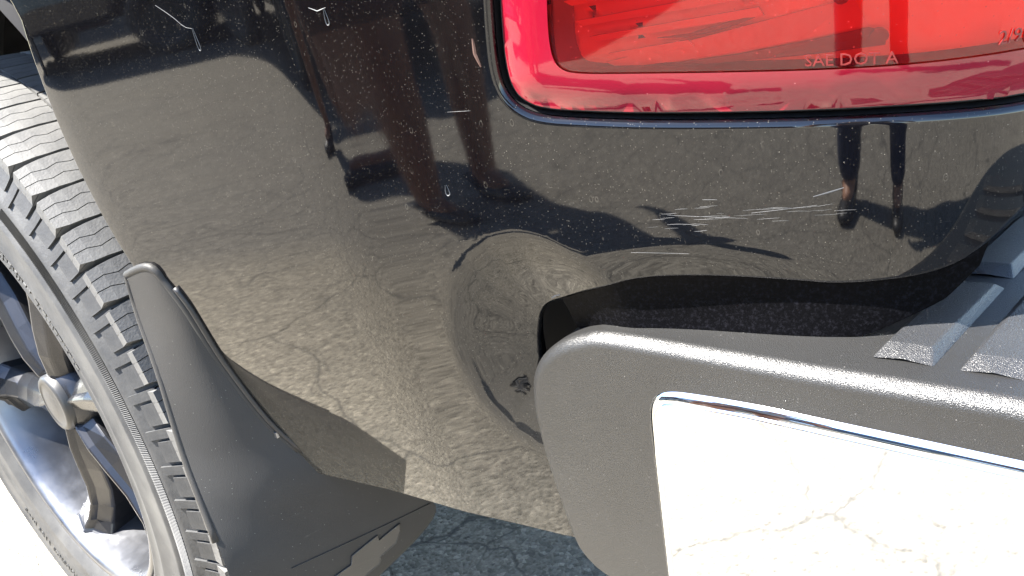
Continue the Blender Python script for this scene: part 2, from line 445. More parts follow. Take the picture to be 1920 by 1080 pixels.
ARCH = [(-0.6181, 0.8469), (-0.6274, 0.8128), (-0.6331, 0.7776), (-0.6359, 0.7441), (-0.6313, 0.694), (-0.6217, 0.6495), (-0.6077, 0.6218)]
BOT = [(-0.592, 0.4496), (-0.578, 0.4476), (-0.5419, 0.4466), (-0.4568, 0.4443), (-0.3742, 0.4358), (-0.3084, 0.4276)]
NOTCH = [(-0.2905, 0.4258), (-0.2897, 0.4789), (-0.29209999999999997, 0.5417), (-0.2941, 0.5747), (-0.2931, 0.594), (-0.288, 0.6103), (-0.2821, 0.6208), (-0.2742, 0.6265), (-0.2641, 0.6299)]
SHELF = [(-0.2361, 0.6426), (-0.2104, 0.6499), (-0.1685, 0.6509), (-0.1303, 0.6486), (-0.1159, 0.6471), (-0.0902, 0.648), (-0.0642, 0.6515), (-0.0473, 0.661), (-0.0348, 0.671), (-0.015, 0.6805), (0.02, 0.6845), (0.09, 0.6855)]
LAMP = [(-0.24930000000000002, 0.833), (-0.2553, 0.8089), (-0.2587, 0.7951), (-0.2617, 0.7758), (-0.263, 0.7631), (-0.2622, 0.7538), (-0.2578, 0.7467), (-0.2478, 0.7413), (-0.2228, 0.7378), (-0.1966, 0.7347), (-0.1484, 0.7308), (-0.1134, 0.7282), (-0.0846, 0.7265), (-0.064, 0.7249), (-0.0364, 0.7228), (0, 0.7215), (0.082, 0.721)]
LWIN = [(-0.2249, 0.824), (-0.2289, 0.8046), (-0.2314, 0.7911), (-0.2337, 0.7771), (-0.234, 0.7661), (-0.2311, 0.7601), (-0.2234, 0.757), (-0.1938, 0.754), (-0.1469, 0.7493), (-0.1048, 0.7453), (-0.0749, 0.7435), (-0.0389, 0.7424), (0, 0.7424), (0.04, 0.7441)]

def offs(line, d):
    L = np.array(line, float); t = np.gradient(L, axis=0); t /= np.linalg.norm(t, axis=1, keepdims=True)
    return L+np.stack([-t[:, 1], t[:, 0]], -1)*d      # to the left of travel
R0 = .005
notch = smooth_poly(NOTCH+SHELF, 2)
lamp_line = smooth_poly(LAMP, 2)                       # travels down, then right: outside the lamp is to the right
lamp_edge = offs(lamp_line, -.0075)
lamp_edge = [tuple(p) for p in lamp_edge if p[0] <= .083]
arch = smooth_poly([(-1.53, .46), (-1.53, .70), (-1.50, .86), (-1.44, .945), (-1.36, .975), (-.80, .975), (-.72, .955), (-.668, .915)]+ARCH+[(-.614, .56), (-.603, .50), (-.585, .450)], 2)
outer = [(-2.3, 1.22), (-2.3, .46)]+[tuple(p) for p in arch]+BOT+[tuple(p) for p in notch]
outer += [(.09, .712)]+lamp_edge[::-1][1:]+[(-.262, 1.15), (.09, 1.15), (.09, 1.22)]
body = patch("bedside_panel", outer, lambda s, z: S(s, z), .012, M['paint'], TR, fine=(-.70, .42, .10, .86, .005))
body["label"] = "black dusty bedside panel with a dent above the bumper end"
# rolled edges
an = densify(notch, .004); k = len(an)
zz = np.array([p[1] for p in an]); ss = np.array([p[0] for p in an])
fold = np.clip((ss+.285)/.035, 0, 1)
def rim_var(line, fn, r, flange, side, mat, name, parent, ang, fmat):
    """rim with a varying fold angle"""
    L = np.array(line); P = fn(L[:, 0], L[:, 1]); N = nrm(fn, L[:, 0], L[:, 1])
    T = np.gradient(P, axis=0); T /= np.linalg.norm(T, axis=1, keepdims=True); O = np.cross(N, T)*side
    k = np.ones(5)/5.
    O = np.stack([np.convolve(np.pad(O[:, i], 2, mode='edge'), k, 'valid') for i in range(3)], -1); O /= np.linalg.norm(O, axis=1, keepdims=True)
    rows, nr = [], []
    for q in range(7):
        a = ang*q/6; rows.append(P+O*(r*np.sin(a))[:, None]-N*(r*(1-np.cos(a)))[:, None]); nr.append(N*np.cos(a)[:, None]+O*np.sin(a)[:, None])
    V = np.stack(rows, 1).reshape(-1, 3); NN = np.stack(nr, 1).reshape(-1, 3)
    F = grid_faces(len(P), 7); f0 = F[len(F)//2]
    if (np.cross(V[f0[1]]-V[f0[0]], V[f0[2]]-V[f0[0]])*NN[f0[0]]).sum() < 0: F = [f[::-1] for f in F]
    place(name, mesh(name, V, F, mat, True, NN), parent)
    d = O*np.cos(ang)[:, None]-N*np.sin(ang)[:, None]
    wob = .004*np.sin(np.arange(len(P))*.11)+.002*np.sin(np.arange(len(P))*.37)
    W = np.stack([rows[-1]+d*(flange*t)[:, None]+N*(wob*(t-t*t)*2)[:, None] for t in np.linspace(0, 1, 7)], 1)
    fo = place("inner_flange", mesh("inner_flange", W.reshape(-1, 3), grid_faces(len(P), 7), fmat, True), parent)
    return fo
rim_var(an, lambda s, z: S(s, z), .0028*np.ones(k), .016-.010*fold, -1, M['paint'], "rolled_edge", TR, np.radians(92-10*fold), M['flange'])
# matte filler strip that drops from the rolled edge to the bumper deck
sh = [p for p in densify(smooth_poly(SHELF, 2), .004)]
def Sfill(s, z):
    s = np.asarray(s, float); z = np.asarray(z, float)+0*s
    return S(s, z, -.0045+.0030*np.clip((.645-z)/.03, 0, 1)+.0012*np.sin(s*38)*np.clip((.645-z)/.03, 0, 1))
fillp = [(-.268, 0.6319)]+[(p[0], p[1]+.0035) for p in sh if p[0] < -.037]+[(-.040, 0.6635), (-0.0456, 0.6465), (-0.0628, 0.6325), (-0.0971, 0.6180), (-.136, .606), (-.262, .606)]
fo = patch("filler_strip", fillp, Sfill, .005, M['flange'], TR); fo["label"] = "scuffed matte black strip under the panel edge"
rim_strip(densify(arch, .01), lambda s, z: S(s, z), .0025, .02, -1, M['paint'], "wheel_arch_lip", TR, flange_mat=M['under'])
rim_strip(densify(BOT, .01), lambda s, z: S(s, z), .0025, .02, -1, M['paint'], "bottom_hem", TR, flange_mat=M['under'])
le = densify(lamp_edge, .004)
rim_strip(le, lambda s, z: S(s, z), .0042, .03, 1, M['paint'], "lamp_opening_edge", TR, flange_mat=M['black'])

# --- tail lamp
TL = empty("tail_lamp", (-.15, .09, .8), TR); TL["label"] = "red tail lamp with crimson border"
def lampdist(s, z):
    """distance inward from the lens outline, left and bottom sides"""
    s = np.asarray(s, float); z = np.asarray(z, float)+0*s
    L = np.array(densify(lamp_line, .004)); p = np.stack([s.ravel(), z.ravel()], -1)
    d = np.empty(len(p))
    for i in range(0, len(p), 5000): d[i:i+5000] = np.sqrt(((p[i:i+5000, None]-L[None])**2).sum(-1)).min(1)
    return d.reshape(s.shape)
def Slens(s, z):
    d = lampdist(s, z); w = .024
    t = np.clip(d/w, 0, 1); return S(s, z, -.0050+.0085*(1-(1-t)**2)**.5*1.0)
win = smooth_poly(LWIN, 2)
lens_outer = [tuple(p) for p in lamp_line]+[(.082, 1.14), (-.255, 1.14)]
winpoly = [tuple(p) for p in win]+[(.04, 1.10), (-.215, 1.10)]
def window_w(s, z):
    return None
patch("lens_border", lens_outer, Slens, .006, M['border'], TL, holes=[winpoly])
rim_strip(densify(lamp_line, .004), Slens, .001, .02, -1, M['seal'], "lens_side", TL, flange_mat=M['seal'])
wl = densify(winpoly, .005, True)
Swin = lambda s, z: Slens(s, z)-nrm(lambda a, b: S(a, b), np.asarray(s, float), np.asarray(z, float)+0*np.asarray(s, float))*.0012
patch("clear_window", winpoly, Swin, .006, M['lens'], TL)
# pocket wall and reflector bowl behind the window
Pw = Slens(wl[:, 0], wl[:, 1]); Nw = nrm(lambda a, b: S(a, b), wl[:, 0], wl[:, 1])
cen = np.array([-.10, .9]); inn = wl+(cen-wl)*.0
rows = []
for t, dep, inx in ((0, .0013, 0), (.5, .006, .005), (1, .0095, .011)):
    q = wl.copy(); dirn = cen-wl; dirn /= np.linalg.norm(dirn, axis=1, keepdims=True); q = q+dirn*np.array([[1.0, .22]])*inx
    rows.append(S(q[:, 0], q[:, 1])-nrm(lambda a, b: S(a, b), q[:, 0], q[:, 1])*dep)
place("pocket_wall", mesh("pocket_wall", np.stack(rows, 1).reshape(-1, 3), grid_faces(len(wl), 3, True), M['refld'], True), TL)
def Srefl(s, z):
    s = np.asarray(s, float); z = np.asarray(z, float)+0*s
    # stepped reflector: horizontal flutes on the left, smooth plane on the right
    ph = (z-.745+.05*(s+.24))/.0095; fl = (ph-np.floor(ph)); w = 1/(1+np.exp((s+.150)/.012))*(z > .763)
    return S(s, z, -.0088-.0040*fl*w-.02*np.clip((z-.80), 0, 1))
patch("reflector_bowl", [(-.247, .748), (-.18, .745), (-.08, .738), (.05, .738), (.05, 1.11), (-.24, 1.11)], Srefl, .0035, M['refl'], TL, fine=None)
def strip(name, pts, dep, mat, thick=.004, parent=TL):
    """small raised prism lying on the reflector; pts in (s, z)"""
    P = np.array(pts); n = len(P)
    N = nrm(lambda a, b: S(a, b), P[:, 0], P[:, 1]); A = S(P[:, 0], P[:, 1])-N*dep; B = A+N*thick
    V = list(A)+list(B); F = [tuple(range(n, 2*n)), tuple(range(n))[::-1]]+[(i, (i+1) % n, n+(i+1) % n, n+i) for i in range(n)]
    return place(name, mesh(name, V, F, mat, False), parent)
strip("reflector_wedge", densify([(-.196, .7545), (-.15, .7555), (-.118, .7575), (-.098, .759), (-.091, .7565), (-.092, .7515), (-.12, .7515), (-.16, .7528)], .02, True), .0082, M['refld'], .002)
strip("reflector_panel", densify([(-.212, .759), (-.15, .7665), (-.104, .772), (-.098, .760), (-.15, .7560), (-.205, .7555)], .02, True), .0085, M['reflp'], .0015)
strip("reflector_spoon", [(-.186, .7668), (-.172, .7668), (-.162, .7682), (-.153, .7696), (-.147, .7702), (-.143, .7697), (-.150, .7680), (-.160, .7662), (-.172, .7655)], .0085, M['refld'], .002)
strip("reflector_facet", [(-.104, .800), (-.095, .775), (-.040, .771), (-.038, .800)], .0085, M['refld'], .0012)
strip("reflector_facet", [(-.088, .800), (-.083, .7825), (-.050, .779), (-.046, .800)], .0073, M['border'], .0012)
for a, b, zl in ((-.228, -.165, .7885), (-.224, -.139, .7790), (-.218, -.141, .7712), (-.210, -.172, .7625)):
    strip("reflector_rib", [(a, zl+.0004), (b, zl+.0010+(b-a)*.02), (b+.002, zl-.0012), (a+.004, zl-.0022)], .0085, M['reflp'], .002)
for s0, z0, r in ((-.215, .7985, .006), (-.196, .7975, .005), (-.183, .799, .004)):
    strip("bulb_socket", [(s0+r*1.7*cos(t), z0+r*sin(t)) for t in np.linspace(0, 2*pi, 12, endpoint=False)], .0085, M['refld'], .003)
strip("screw_boss", [(-.1085+.0032*cos(t), .7735+.0030*sin(t)) for t in np.linspace(0, 2*pi, 12, endpoint=False)], .0085, M['refld'], .006)
strip("screw_boss", [(-.0945+.0038*cos(t), .7555+.0030*sin(t)) for t in np.linspace(0, 2*pi, 12, endpoint=False)], .0085, M['refld'], .004)

def text_mesh(txt, size):
    cu = bpy.data.curves.new("lettering", 'FONT'); cu.body = txt; cu.size = size; cu.resolution_u = 2; cu.extrude = 0; cu.offset = 0
    o = bpy.data.objects.new("lettering", cu); COL.objects.link(o); bpy.context.view_layer.update()
    me = bpy.data.meshes.new_from_object(o.evaluated_get(bpy.context.evaluated_depsgraph_get()))
    bpy.data.objects.remove(o); V = np.array([v.co[:] for v in me.vertices]); F = [tuple(p.vertices) for p in me.polygons]
    bpy.data.meshes.remove(me); return V, F
def raised(V2, F, fn, h, name, mat, parent, base=-.0001):
    """letters (x, y) wrapped on a surface fn(x, y, off) with real thickness"""
    n = len(V2); A = fn(V2[:, 0], V2[:, 1], base); B = fn(V2[:, 0], V2[:, 1], h)
    from collections import Counter
    cnt = Counter(tuple(sorted((f[i], f[(i+1) % len(f)]))) for f in F for i in range(len(f)))
    FF = [tuple(i+n for i in f) for f in F]
    for f in F:
        for i in range(len(f)):
            a, b = f[i], f[(i+1) % len(f)]
            if cnt[tuple(sorted((a, b)))] == 1: FF.append((a, b, b+n, a+n))
    return place(name, mesh(name, list(A)+list(B), FF, mat, False), parent)
def lens_fn(s0, z0, slope):
    def f(x, y, off):
        s = s0+x; z = z0+y+x*slope
        return Slens(s, z)+nrm(lambda a, b: S(a, b), s, z)*(off-.0010)
    return f
m_let = m_simple("molded_lettering", (.15, .012, .012), .35)
V, F = text_mesh("SAE DOT A", .0070); raised(V, F, lens_fn(-.1235, .7486, -.10), .0003, "molded_lettering", m_let, TL)
V, F = text_mesh("2/9(6", .0075); raised(V, F, lens_fn(-.0520, .7462, 0), .0003, "molded_lettering", m_let, TL)

# --- marks on the paint: dried drips, long scratches, chipped corner
def on_paint(name, line, w, mat, off=.0004):
    L = densify(line, .0015); P = S(L[:, 0], L[:, 1]); N = nrm(lambda a, b: S(a, b), L[:, 0], L[:, 1])
    T = np.gradient(P, axis=0); T /= np.linalg.norm(T, axis=1, keepdims=True); O = np.cross(N, T)
    W = w*(.35+.65*np.sin(np.linspace(.15, pi-.1, len(P)))); 
    V = np.stack([P-O*W[:, None]+N*.00008, P+N*off, P+O*W[:, None]+N*.00008], 1).reshape(-1, 3)
    return place(name, mesh(name, V, grid_faces(len(P), 3), mat, False), TR)
def loop_drip(s, z, w, h, m):
    pts = [(s-w*.2, z+h), (s-w*.5, z+h*.45), (s-w*.55, z+h*.1), (s-w*.2, z-.0005), (s+w*.3, z), (s+w*.5, z+h*.15), (s+w*.35, z+h*.5), (s+w*.1, z+h)]
    on_paint("dried_drip", smooth_poly(pts, 2), .00035, m)
loop_drip(-.4605, .796, .0022, .0125, M['dropm']); on_paint("dried_drip", smooth_poly([(-.485, .825), (-.474, .817), (-.467, .810), (-.461, .8085)], 1), .00012, M['dropm'])
loop_drip(-.3595, .7975, .0022, .008, M['dropm']); on_paint("dried_drip", [(-.369, .8075), (-.364, .805), (-.358, .806)], .0003, M['dropm'])
loop_drip(-.3120, .6995, .0026, .006, M['dropm'])
scr_rng = random.Random(5)
scr = [([(-.1225, .6902), (-.117, .6915), (-.1095, .6935)], .00038), ([(-.190, .6842), (-.152, .6812)], .00007), ([(-.150, .6838), (-.121, .6860)], .00010),
       ([(-.212, .6640), (-.182, .6630)], .00007), ([(-.300, .745), (-.286, .7445)], .00007), ([(-.172, .6915), (-.165, .6912)], .0001)]
for i in range(34):
    c = scr_rng.random(); s0 = -.196+.075*c+scr_rng.uniform(-.01, .01); z0 = .6815+.0065*c*c+scr_rng.gauss(0, .0026); ln = scr_rng.uniform(.003, .015)
    scr.append(([(s0, z0), (s0+ln*.5, z0+ln*scr_rng.uniform(-.02, .03)), (s0+ln, z0+ln*scr_rng.uniform(-.03, .07))], scr_rng.uniform(.00002, .00006)))
for l, w in scr: on_paint("scratch", l, w, M['dropm'], .00015)
for s0, z0, r in ((-.269, .6300, .0022),):
    on_paint("paint_chip", [(s0-.003, z0-.0018), (s0, z0), (s0+.004, z0+.0016)], .0006, M['chip'])
on_paint("rust_spot", [(-.2757, .7795), (-.2763, .772), (-.2745, .7655)], .0010, M['rust'])

# --- far structure of the truck: tailgate, bed, far side, chassis
def slab(name, c, d, mat, bev=.01, parent=TR):
    V, F = box_vf(c, d); o = place(name, mesh(name, V, F, mat, False), parent); return bevelled(o, bev) if bev else o
tg = patch("tailgate", [(0, .675), (1.50, .675), (1.50, 1.2), (0, 1.2)], lambda s, z: np.stack([-.062-.06*(.755-z)+.0*s+.006*np.sin(np.clip((z-.85)*7, 0, 3.14)), .262+s, z+0*s], -1), .05, M['paint'], TR)
slab("tailgate_core", (-.105, 1.01, .94), (.05, 1.49, .53), M['paint'])
slab("bed_floor", (-1.2, 1.0, .70), (2.2, 1.56, .05), M['under'], 0)
slab("bed_wall", (-1.2, .24, .98), (2.15, .03, .46), M['paint'], .006)
slab("bed_wall", (-1.2, 1.80, .83), (2.15, .06, .76), M['paint'], .01)
slab("bed_wall", (-2.28, 1.0, .98), (.04, 1.5, .48), M['paint'], .006)
slab("bed_rail", (-1.2, .15, 1.225), (2.2, .15, .03), M['seal'], .01)
slab("frame_rail", (-1.1, .52, .58), (1.95, .07, .13), M['under'], .006)
slab("frame_rail", (-1.1, 1.48, .58), (1.95, .07, .13), M['under'], .006)
slab("rear_axle", (-1.075, 1.0, .42), (.10, 1.35, .10), M['under'], .02)
slab("inner_panel", (-.44, .18, .60), (.36, .02, .22), M['under'], .004)
# wheel well liner
V, F = lathe([(.50, .02), (.50, .36)], -1.075, .46, 40, radians(-15), radians(195)); place("wheel_well_liner", mesh("wheel_well_liner", V, F, M['black'], True), TR)
V = [(-1.075+.54*cos(a), .36, .46+.54*sin(a)) for a in np.radians(range(-15, 196, 10))]; place("wheel_well_back", mesh("wheel_well_back", V, [tuple(range(len(V)))], M['black'], False), TR)
slab("brace_bar", (-.80, .30, .86), (.36, .02, .018), M['rust'], .003)

# --- rear wheel
WX, WZ = -1.075, .41
WH = empty("wheel", (WX, .13, WZ), TR)
prof = [(.2515, .002), (.256, -.003), (.262, -.006), (.270, -.0125), (.2745, -.0135), (.277, -.0125), (.296, -.0155), (.3005, -.0170), (.303, -.0160), (.322, -.0172), (.338, -.0172), (.3405, -.0190), (.345, -.0188), (.3475, -.0165),
        (.360, -.0130), (.3635, -.0138), (.367, -.0110), (.378, -.0060), (.388, .0015), (.395, .008), (.3985, .018), (.3995, .04), (.4005, .13), (.3995, .225), (.396, .25), (.375, .272), (.33, .283), (.28, .28), (.252, .268)]
V, F = lathe(prof, WX, WZ, 180); tyre = place("tyre", mesh("tyre", V, F, M['rubber']), WH)
bprof = [(.2520, .003), (.2530, -.001), (.2500, -.0045), (.2450, -.003), (.2405, .003), (.2385, .010), (.2365, .030), (.2350, .06), (.232, .10), (.228, .145), (.215, .158), (.19, .165), (.06, .170), (.02, .170)]
V, F = lathe(bprof, WX, WZ, 160); barrel = place("rim_barrel", mesh("rim_barrel", V, F, M['rim']), WH)
V, F = lathe([(.02, .128), (.165, .128), (.17, .132), (.17, .15)], WX, WZ, 80); place("brake_disc", mesh("brake_disc", V, F, M['bolt']), WH)
def spoke(ang):
    """curved wedge spoke: hub end high, dips, then meets the barrel"""
    rs = [.022, .045, .075, .11, .15, .19, .22, .2365]; hw = [.014, .019, .024, .0285, .029, .028, .033, .042]
    yf = [.032, .026, .024, .026, .030, .030, .024, .016]; dp = [.05, .052, .052, .05, .048, .05, .06, .075]
    V = []; ca, sa = cos(ang), sin(ang)
    for r, w, y, d in zip(rs, hw, yf, dp):
        tw = .012*sin((r-.02)/.22*pi)
        for lat, yy in ((-w*.78, y+d), (-w, y+.016), (-w*.62, y+.002), (w*.10, y-.006), (w*.30, y+.003), (w, y+.014), (w*.78, y+d)):
            lt = lat+tw
            V.append((WX+r*ca-lt*sa, yy, WZ+r*sa+lt*ca))
    F = grid_faces(len(rs), 7)+[tuple(range(7))[::-1], tuple((len(rs)-1)*7+i for i in range(7))]
    me = mesh("spoke", V, F, M['spoke'], False); return me
for i in range(6):
    o = place("spoke", spoke(radians(8+60*i)), WH); bevelled(o, .003, 2)
V, F = lathe([(.052, .075), (.050, .04), (.045, .030), (.040, .026)], WX, WZ, 48); place("hub", mesh("hub", V, F, M['spoke']), WH)
V, F = lathe([(.039, .030), (.038, .020), (.035, .0165), (.030, .0160), (.029, .0172), (.018, .0145), (.004, .0135), (.0002, .0135)], WX, WZ, 48); place("hub_cap", mesh("hub_cap", V, F, M['cap']), WH)

# tread: blocks cut across by fine sipes, five rows round the tyre
NP = 64; PT_ = 2*pi*.4125/NP
def block_mesh(name, w0, w1, a0, a1, cuts, zig, jog=0, gap=.0009, taper=0):
    """a = along the tread, w = across; slices between wavy cuts; local frame: x radial, y across, z along"""
    V, F = [], []
    nW = 7; Ws = np.linspace(w0, w1, nW)
    def edge(k):
        t = k/(cuts+1.)
        out = []
        for i, w in enumerate(Ws):
            u = (w-w0)/(w1-w0); a = a0(u)+(a1(u)-a0(u))*t
            if 0 < k < cuts+1 and 0 < i < nW-1: a += zig*(1 if i % 2 else -1)
            out.append(a)
        return out
    for k in range(cuts+1):
        e0 = [a+(gap/2 if k > 0 else 0) for a in edge(k)]; e1 = [a-(gap/2 if k < cuts else 0) for a in edge(k+1)]
        b = len(V)
        for rr in (.3975, .4125):
            for i, w in enumerate(Ws):
                u = (w-w0)/(w1-w0); r_ = rr-(taper*(1-u)**3 if rr > .4 else taper*.8*(1-u)**3)
                ch = 0 if rr > .4 else .0012
                for a in (e0[i]-ch, e1[i]+ch):
                    V.append((r_*cos(a/.4125), w, r_*sin(a/.4125)))
        B0, T0 = b, b+2*nW
        for i in range(nW-1):
            F += [(T0+2*i, T0+2*i+2, T0+2*i+3, T0+2*i+1), (B0+2*i, B0+2*i+2, T0+2*i+2, T0+2*i), (B0+2*i+1, T0+2*i+1, T0+2*i+3, B0+2*i+3)]
        F += [(B0, T0, T0+1, B0+1), (B0+2*nW-2, B0+2*nW-1, T0+2*nW-1, T0+2*nW-2)]
    me = mesh(name, V, F, M['tread'], False); return me
q = PT_
ROWS = [
    ("tread_block", block_mesh("tread_block", -.002, .066, lambda u: q*(.03+.03*abs(((u*3)%1)-.5)+.07*(1-u)**5), lambda u: q*(.955+.03*abs(((u*3+.2)%1)-.5)-.07*(1-u)**5), 2, .0016, taper=.0075), 0),
    ("tread_block", block_mesh("tread_block", .0685, .118, lambda u: q*(.03+.22*u-.18*u*u), lambda u: q*(.96+.20*u-.14*u*u), 2, .0015), .30),
    ("tread_block", block_mesh("tread_block", .130, .160, lambda u: q*(.05+.15*u), lambda u: q*(.82+.20*u), 1, .0011), .1),
    ("tread_block", block_mesh("tread_block", .172, .207, lambda u: q*(.05-.2*u), lambda u: q*(.9-.25*u), 1, .0012), .6),
    ("tread_block", block_mesh("tread_block", .210, .262, lambda u: q*(.05+.05*u), lambda u: q*(.85+.05*u), 1, .0011), .2),
]
def lug_mesh(a0, a1, prof):
    # prof: outer skin points (radius, y); 9 mm thick wedge wrapped over the shoulder
    V = []
    for a in (a0, a1):
        for rr, y in prof: V.append((rr*cos(a/.4), y, rr*sin(a/.4)))
        for rr, y in prof: V.append(((rr-.006)*cos(a/.4), y+.008, (rr-.006)*sin(a/.4)))
    n = len(prof); m = 2*n; F = []
    for i in range(n-1): F += [(i, m+i, m+i+1, i+1), (i, i+1, n+i+1, n+i), (m+i, m+n+i, m+n+i+1, m+i+1)]
    F += [(0, n, m+n, m), (n-1, m+n-1, m+2*n-1, 2*n-1)]
    return mesh("shoulder_lug", V, F, M['rubber'], False)
LUG = lug_mesh(q*.08, q*.62, [(.378, -.0085), (.389, -.0035), (.399, .0005), (.4055, .003)])
LUG2 = lug_mesh(q*.70, q*.93, [(.370, -.0125), (.381, -.0068), (.392, -.0020), (.402, .0015)])
acc = [Acc() for _ in ROWS]
def rot_vf(me, ang):
    c, s_ = cos(ang), sin(ang)
    return [(v.co.x*c-v.co.z*s_+WX, v.co.y, v.co.x*s_+v.co.z*c+WZ) for v in me.vertices], [tuple(p.vertices) for p in me.polygons]
vis_lo, vis_hi = radians(-52), radians(88)
rest = Acc()
for r_i, (nm, me, ph) in enumerate(ROWS):
    for i in range(NP):
        ang = (i+ph)*2*pi/NP; a_ = (ang+pi) % (2*pi)-pi
        if vis_lo < a_ < vis_hi and r_i < 4:
            o = bpy.data.objects.new(nm, me); COL.objects.link(o); o.parent = WH
            o.location = (0, -.13, 0); o.rotation_euler = (0, -ang, 0)
        else: rest.add(rot_vf(me, ang))
o = rest.put("tread_block", M['tread'], WH); o["kind"] = "stuff"
restl = Acc()
for i in range(NP):
    ang = i*2*pi/NP; a_ = (ang+pi) % (2*pi)-pi
    for me in (LUG, LUG2):
        if vis_lo < a_ < vis_hi:
            o = bpy.data.objects.new("shoulder_lug", me); COL.objects.link(o); o.parent = WH; o.location = (0, -.13, 0); o.rotation_euler = (0, -ang, 0)
        else: restl.add(rot_vf(me, ang))
o = restl.put("shoulder_lug", M['rubber'], WH); o["kind"] = "stuff"
# ribbed band and raised lettering on the sidewall
acc_r = Acc()
for i in range(420):
    a = radians(-75)+i*radians(.30)
    c, s_ = cos(a), sin(a); d = radians(.09)
    V = [(WX+r*cos(a+k), y, WZ+r*sin(a+k)) for r, y in ((.3495, -.0162), (.3600, -.0132)) for k in (-d, 0, d)]
    V[1] = (V[1][0], V[1][1]-.0009, V[1][2]); V[4] = (V[4][0], V[4][1]-.0009, V[4][2])
    acc_r.add((V, [(0, 1, 4, 3), (1, 2, 5, 4)]))
o = acc_r.put("sidewall_rib", M['rubber'], WH); o["kind"] = "stuff"
def ring_fn(r0, a_mid, y0):
    def f(x, y, off):
        r = r0+y; a = a_mid-x/r0
        return np.stack([WX+r*np.cos(a), y0-off+0*x, WZ+r*np.sin(a)], -1)
    return f
V, F = text_mesh("275/60R20 115S M+S", .018); V[:, 0] -= V[:, 0].mean()
raised(V, F, ring_fn(.308, radians(-122), -.0165), .0011, "raised_lettering", M['rubber'], WH)
# small worn moulded marks in two rings, too worn to read
for r0, y0, hh in ((.288, -.0145, .006), (.279, -.0132, .004)):
    a_ = Acc(); aa = radians(24)
    rr = random.Random(int(r0*1000))
    while aa < radians(75):
        w = rr.uniform(.002, .006)/r0; 
        if rr.random() < .82:
            V = [(WX+r*cos(a), y, WZ+r*sin(a)) for y in (y0+.001, y0-.0013) for r in (r0, r0+hh*rr.uniform(.6, 1)) for a in (aa, aa+w)]
            a_.add((V, box_vf((0, 0, 0), (1, 1, 1))[1]))
        aa += w+.0022/r0
    o = a_.put("worn_moulding", M['rubber'], WH); o["kind"] = "stuff"

# --- splash guard
FLO = [(-0.6356, -0.006, 0.642), (-0.6363, -0.008, 0.6083), (-0.6233, -0.014, 0.561), (-0.6134, -0.022, 0.493), (-0.5983, -0.028, 0.4441), (-0.5819, -0.034, 0.3895), (-0.581, -0.036, 0.2922)]
FLI = [(-0.5944, 0.0016, 0.6403), (-0.5851, 0.0072, 0.6134), (-0.5802, 0.0179, 0.5582), (-0.5655, 0.0364, 0.4907), (-0.545, 0.0702, 0.4342), (-0.53, 0.1471, 0.3544), (-0.555, 0.077, 0.3108)]
def cr(P, t):
    P = np.asarray(P, float); n = len(P)-1; x = min(max(t*n, 0), n-1e-9); i = int(x); f = x-i
    p0 = P[max(i-1, 0)]; p1 = P[i]; p2 = P[i+1]; p3 = P[min(i+2, n)]
    return .5*((2*p1)+(-p0+p2)*f+(2*p0-5*p1+4*p2-p3)*f*f+(-p0+3*p1-3*p2+p3)*f**3)
def flap(u, v):
    a = cr(FLO, v); p = a+(cr(FLI, v)-a)*u; p[0] += .012*sin(pi*min(max(u, 0), 1))*(1-v*.7); p[2] += .009*sin(pi*min(max(u, 0), 1))*(1-v)**10; return p
nu, nv = 24, 60
V = [flap(u, v) for u in np.linspace(0, 1, nu) for v in np.linspace(0, 1, nv)]
SG = place("splash_guard", mesh("splash_guard", V, grid_faces(nu, nv), M['flap'], True), TR)
SG["label"] = "moulded black splash guard behind the wheel"
md = SG.modifiers.new("thickness", 'SOLIDIFY'); md.thickness = .005; md.offset = 0
bevelled(SG, .0018, 3)
# rolled border along the edge that meets the panel and round the top
edge = [flap(0, v) for v in np.linspace(.75, 0, 22)]+[flap(u, 0) for u in np.linspace(0, 1, 8)[1:]]+[flap(1, v) for v in np.linspace(0, .56, 22)[1:]]
V, F = tube(edge, .0036, 10); place("guard_bead", mesh("guard_bead", V, F, M['flap'], True), TR)
inner = [np.array(flap(1, v))+np.array((.0065, .0005, .001)) for v in np.linspace(0, .56, 24)]
V, F = tube(inner[3:], .0024, 8); place("guard_gasket", mesh("guard_gasket", V, F, M['seal'], True), TR)
EMB = [(0.786, 0.838), (0.799, 0.883), (0.733, 0.898), (0.769, 0.916), (0.667, 0.932), (0.541, 0.944), (0.399, 0.952), (0.41, 0.908), (0.464, 0.896), (0.547, 0.887), (0.538, 0.87), (0.663, 0.847), (0.676, 0.86)]
def fl_n(u, v):
    a = flap(u+.01, v)-flap(u-.01, v); b = flap(u, v+.01)-flap(u, v-.01); n = np.cross(a, b); n /= np.linalg.norm(n)
    return n if n[0] > 0 else -n
ev = densify(EMB, .02, True)
top = [flap(*p)+fl_n(*p)*.0036 for p in ev]; bot = [flap(*p)+fl_n(*p)*.0015 for p in ev]; n = len(ev)
V = top+bot; F = [tuple(range(n))]+[(i, (i+1) % n, n+(i+1) % n, n+i) for i in range(n)]
eo = place("bowtie_emblem", mesh("bowtie_emblem", V, F, M['emb'], False), TR)
V, F = tube([flap(*p)+fl_n(*p)*.0034 for p in ev], .0006, 5, True); place("emblem_border", mesh("emblem_border", V, F, M['bumper'], True), TR)
V, F = tube([flap(u, .815+.05*(1-u)) + fl_n(u, .82)*.0028 for u in np.linspace(.25, .98, 14)], .0006, 5); place("guard_crease", mesh("guard_crease", V, F, M['flap'], True), TR)
V, F = box_vf(tuple(flap(.985, .50)+np.array((.004, -.002, .001))), (.003, .0025, .005)); place("guard_clip", mesh("guard_clip", V, F, M['bolt'], False), TR)

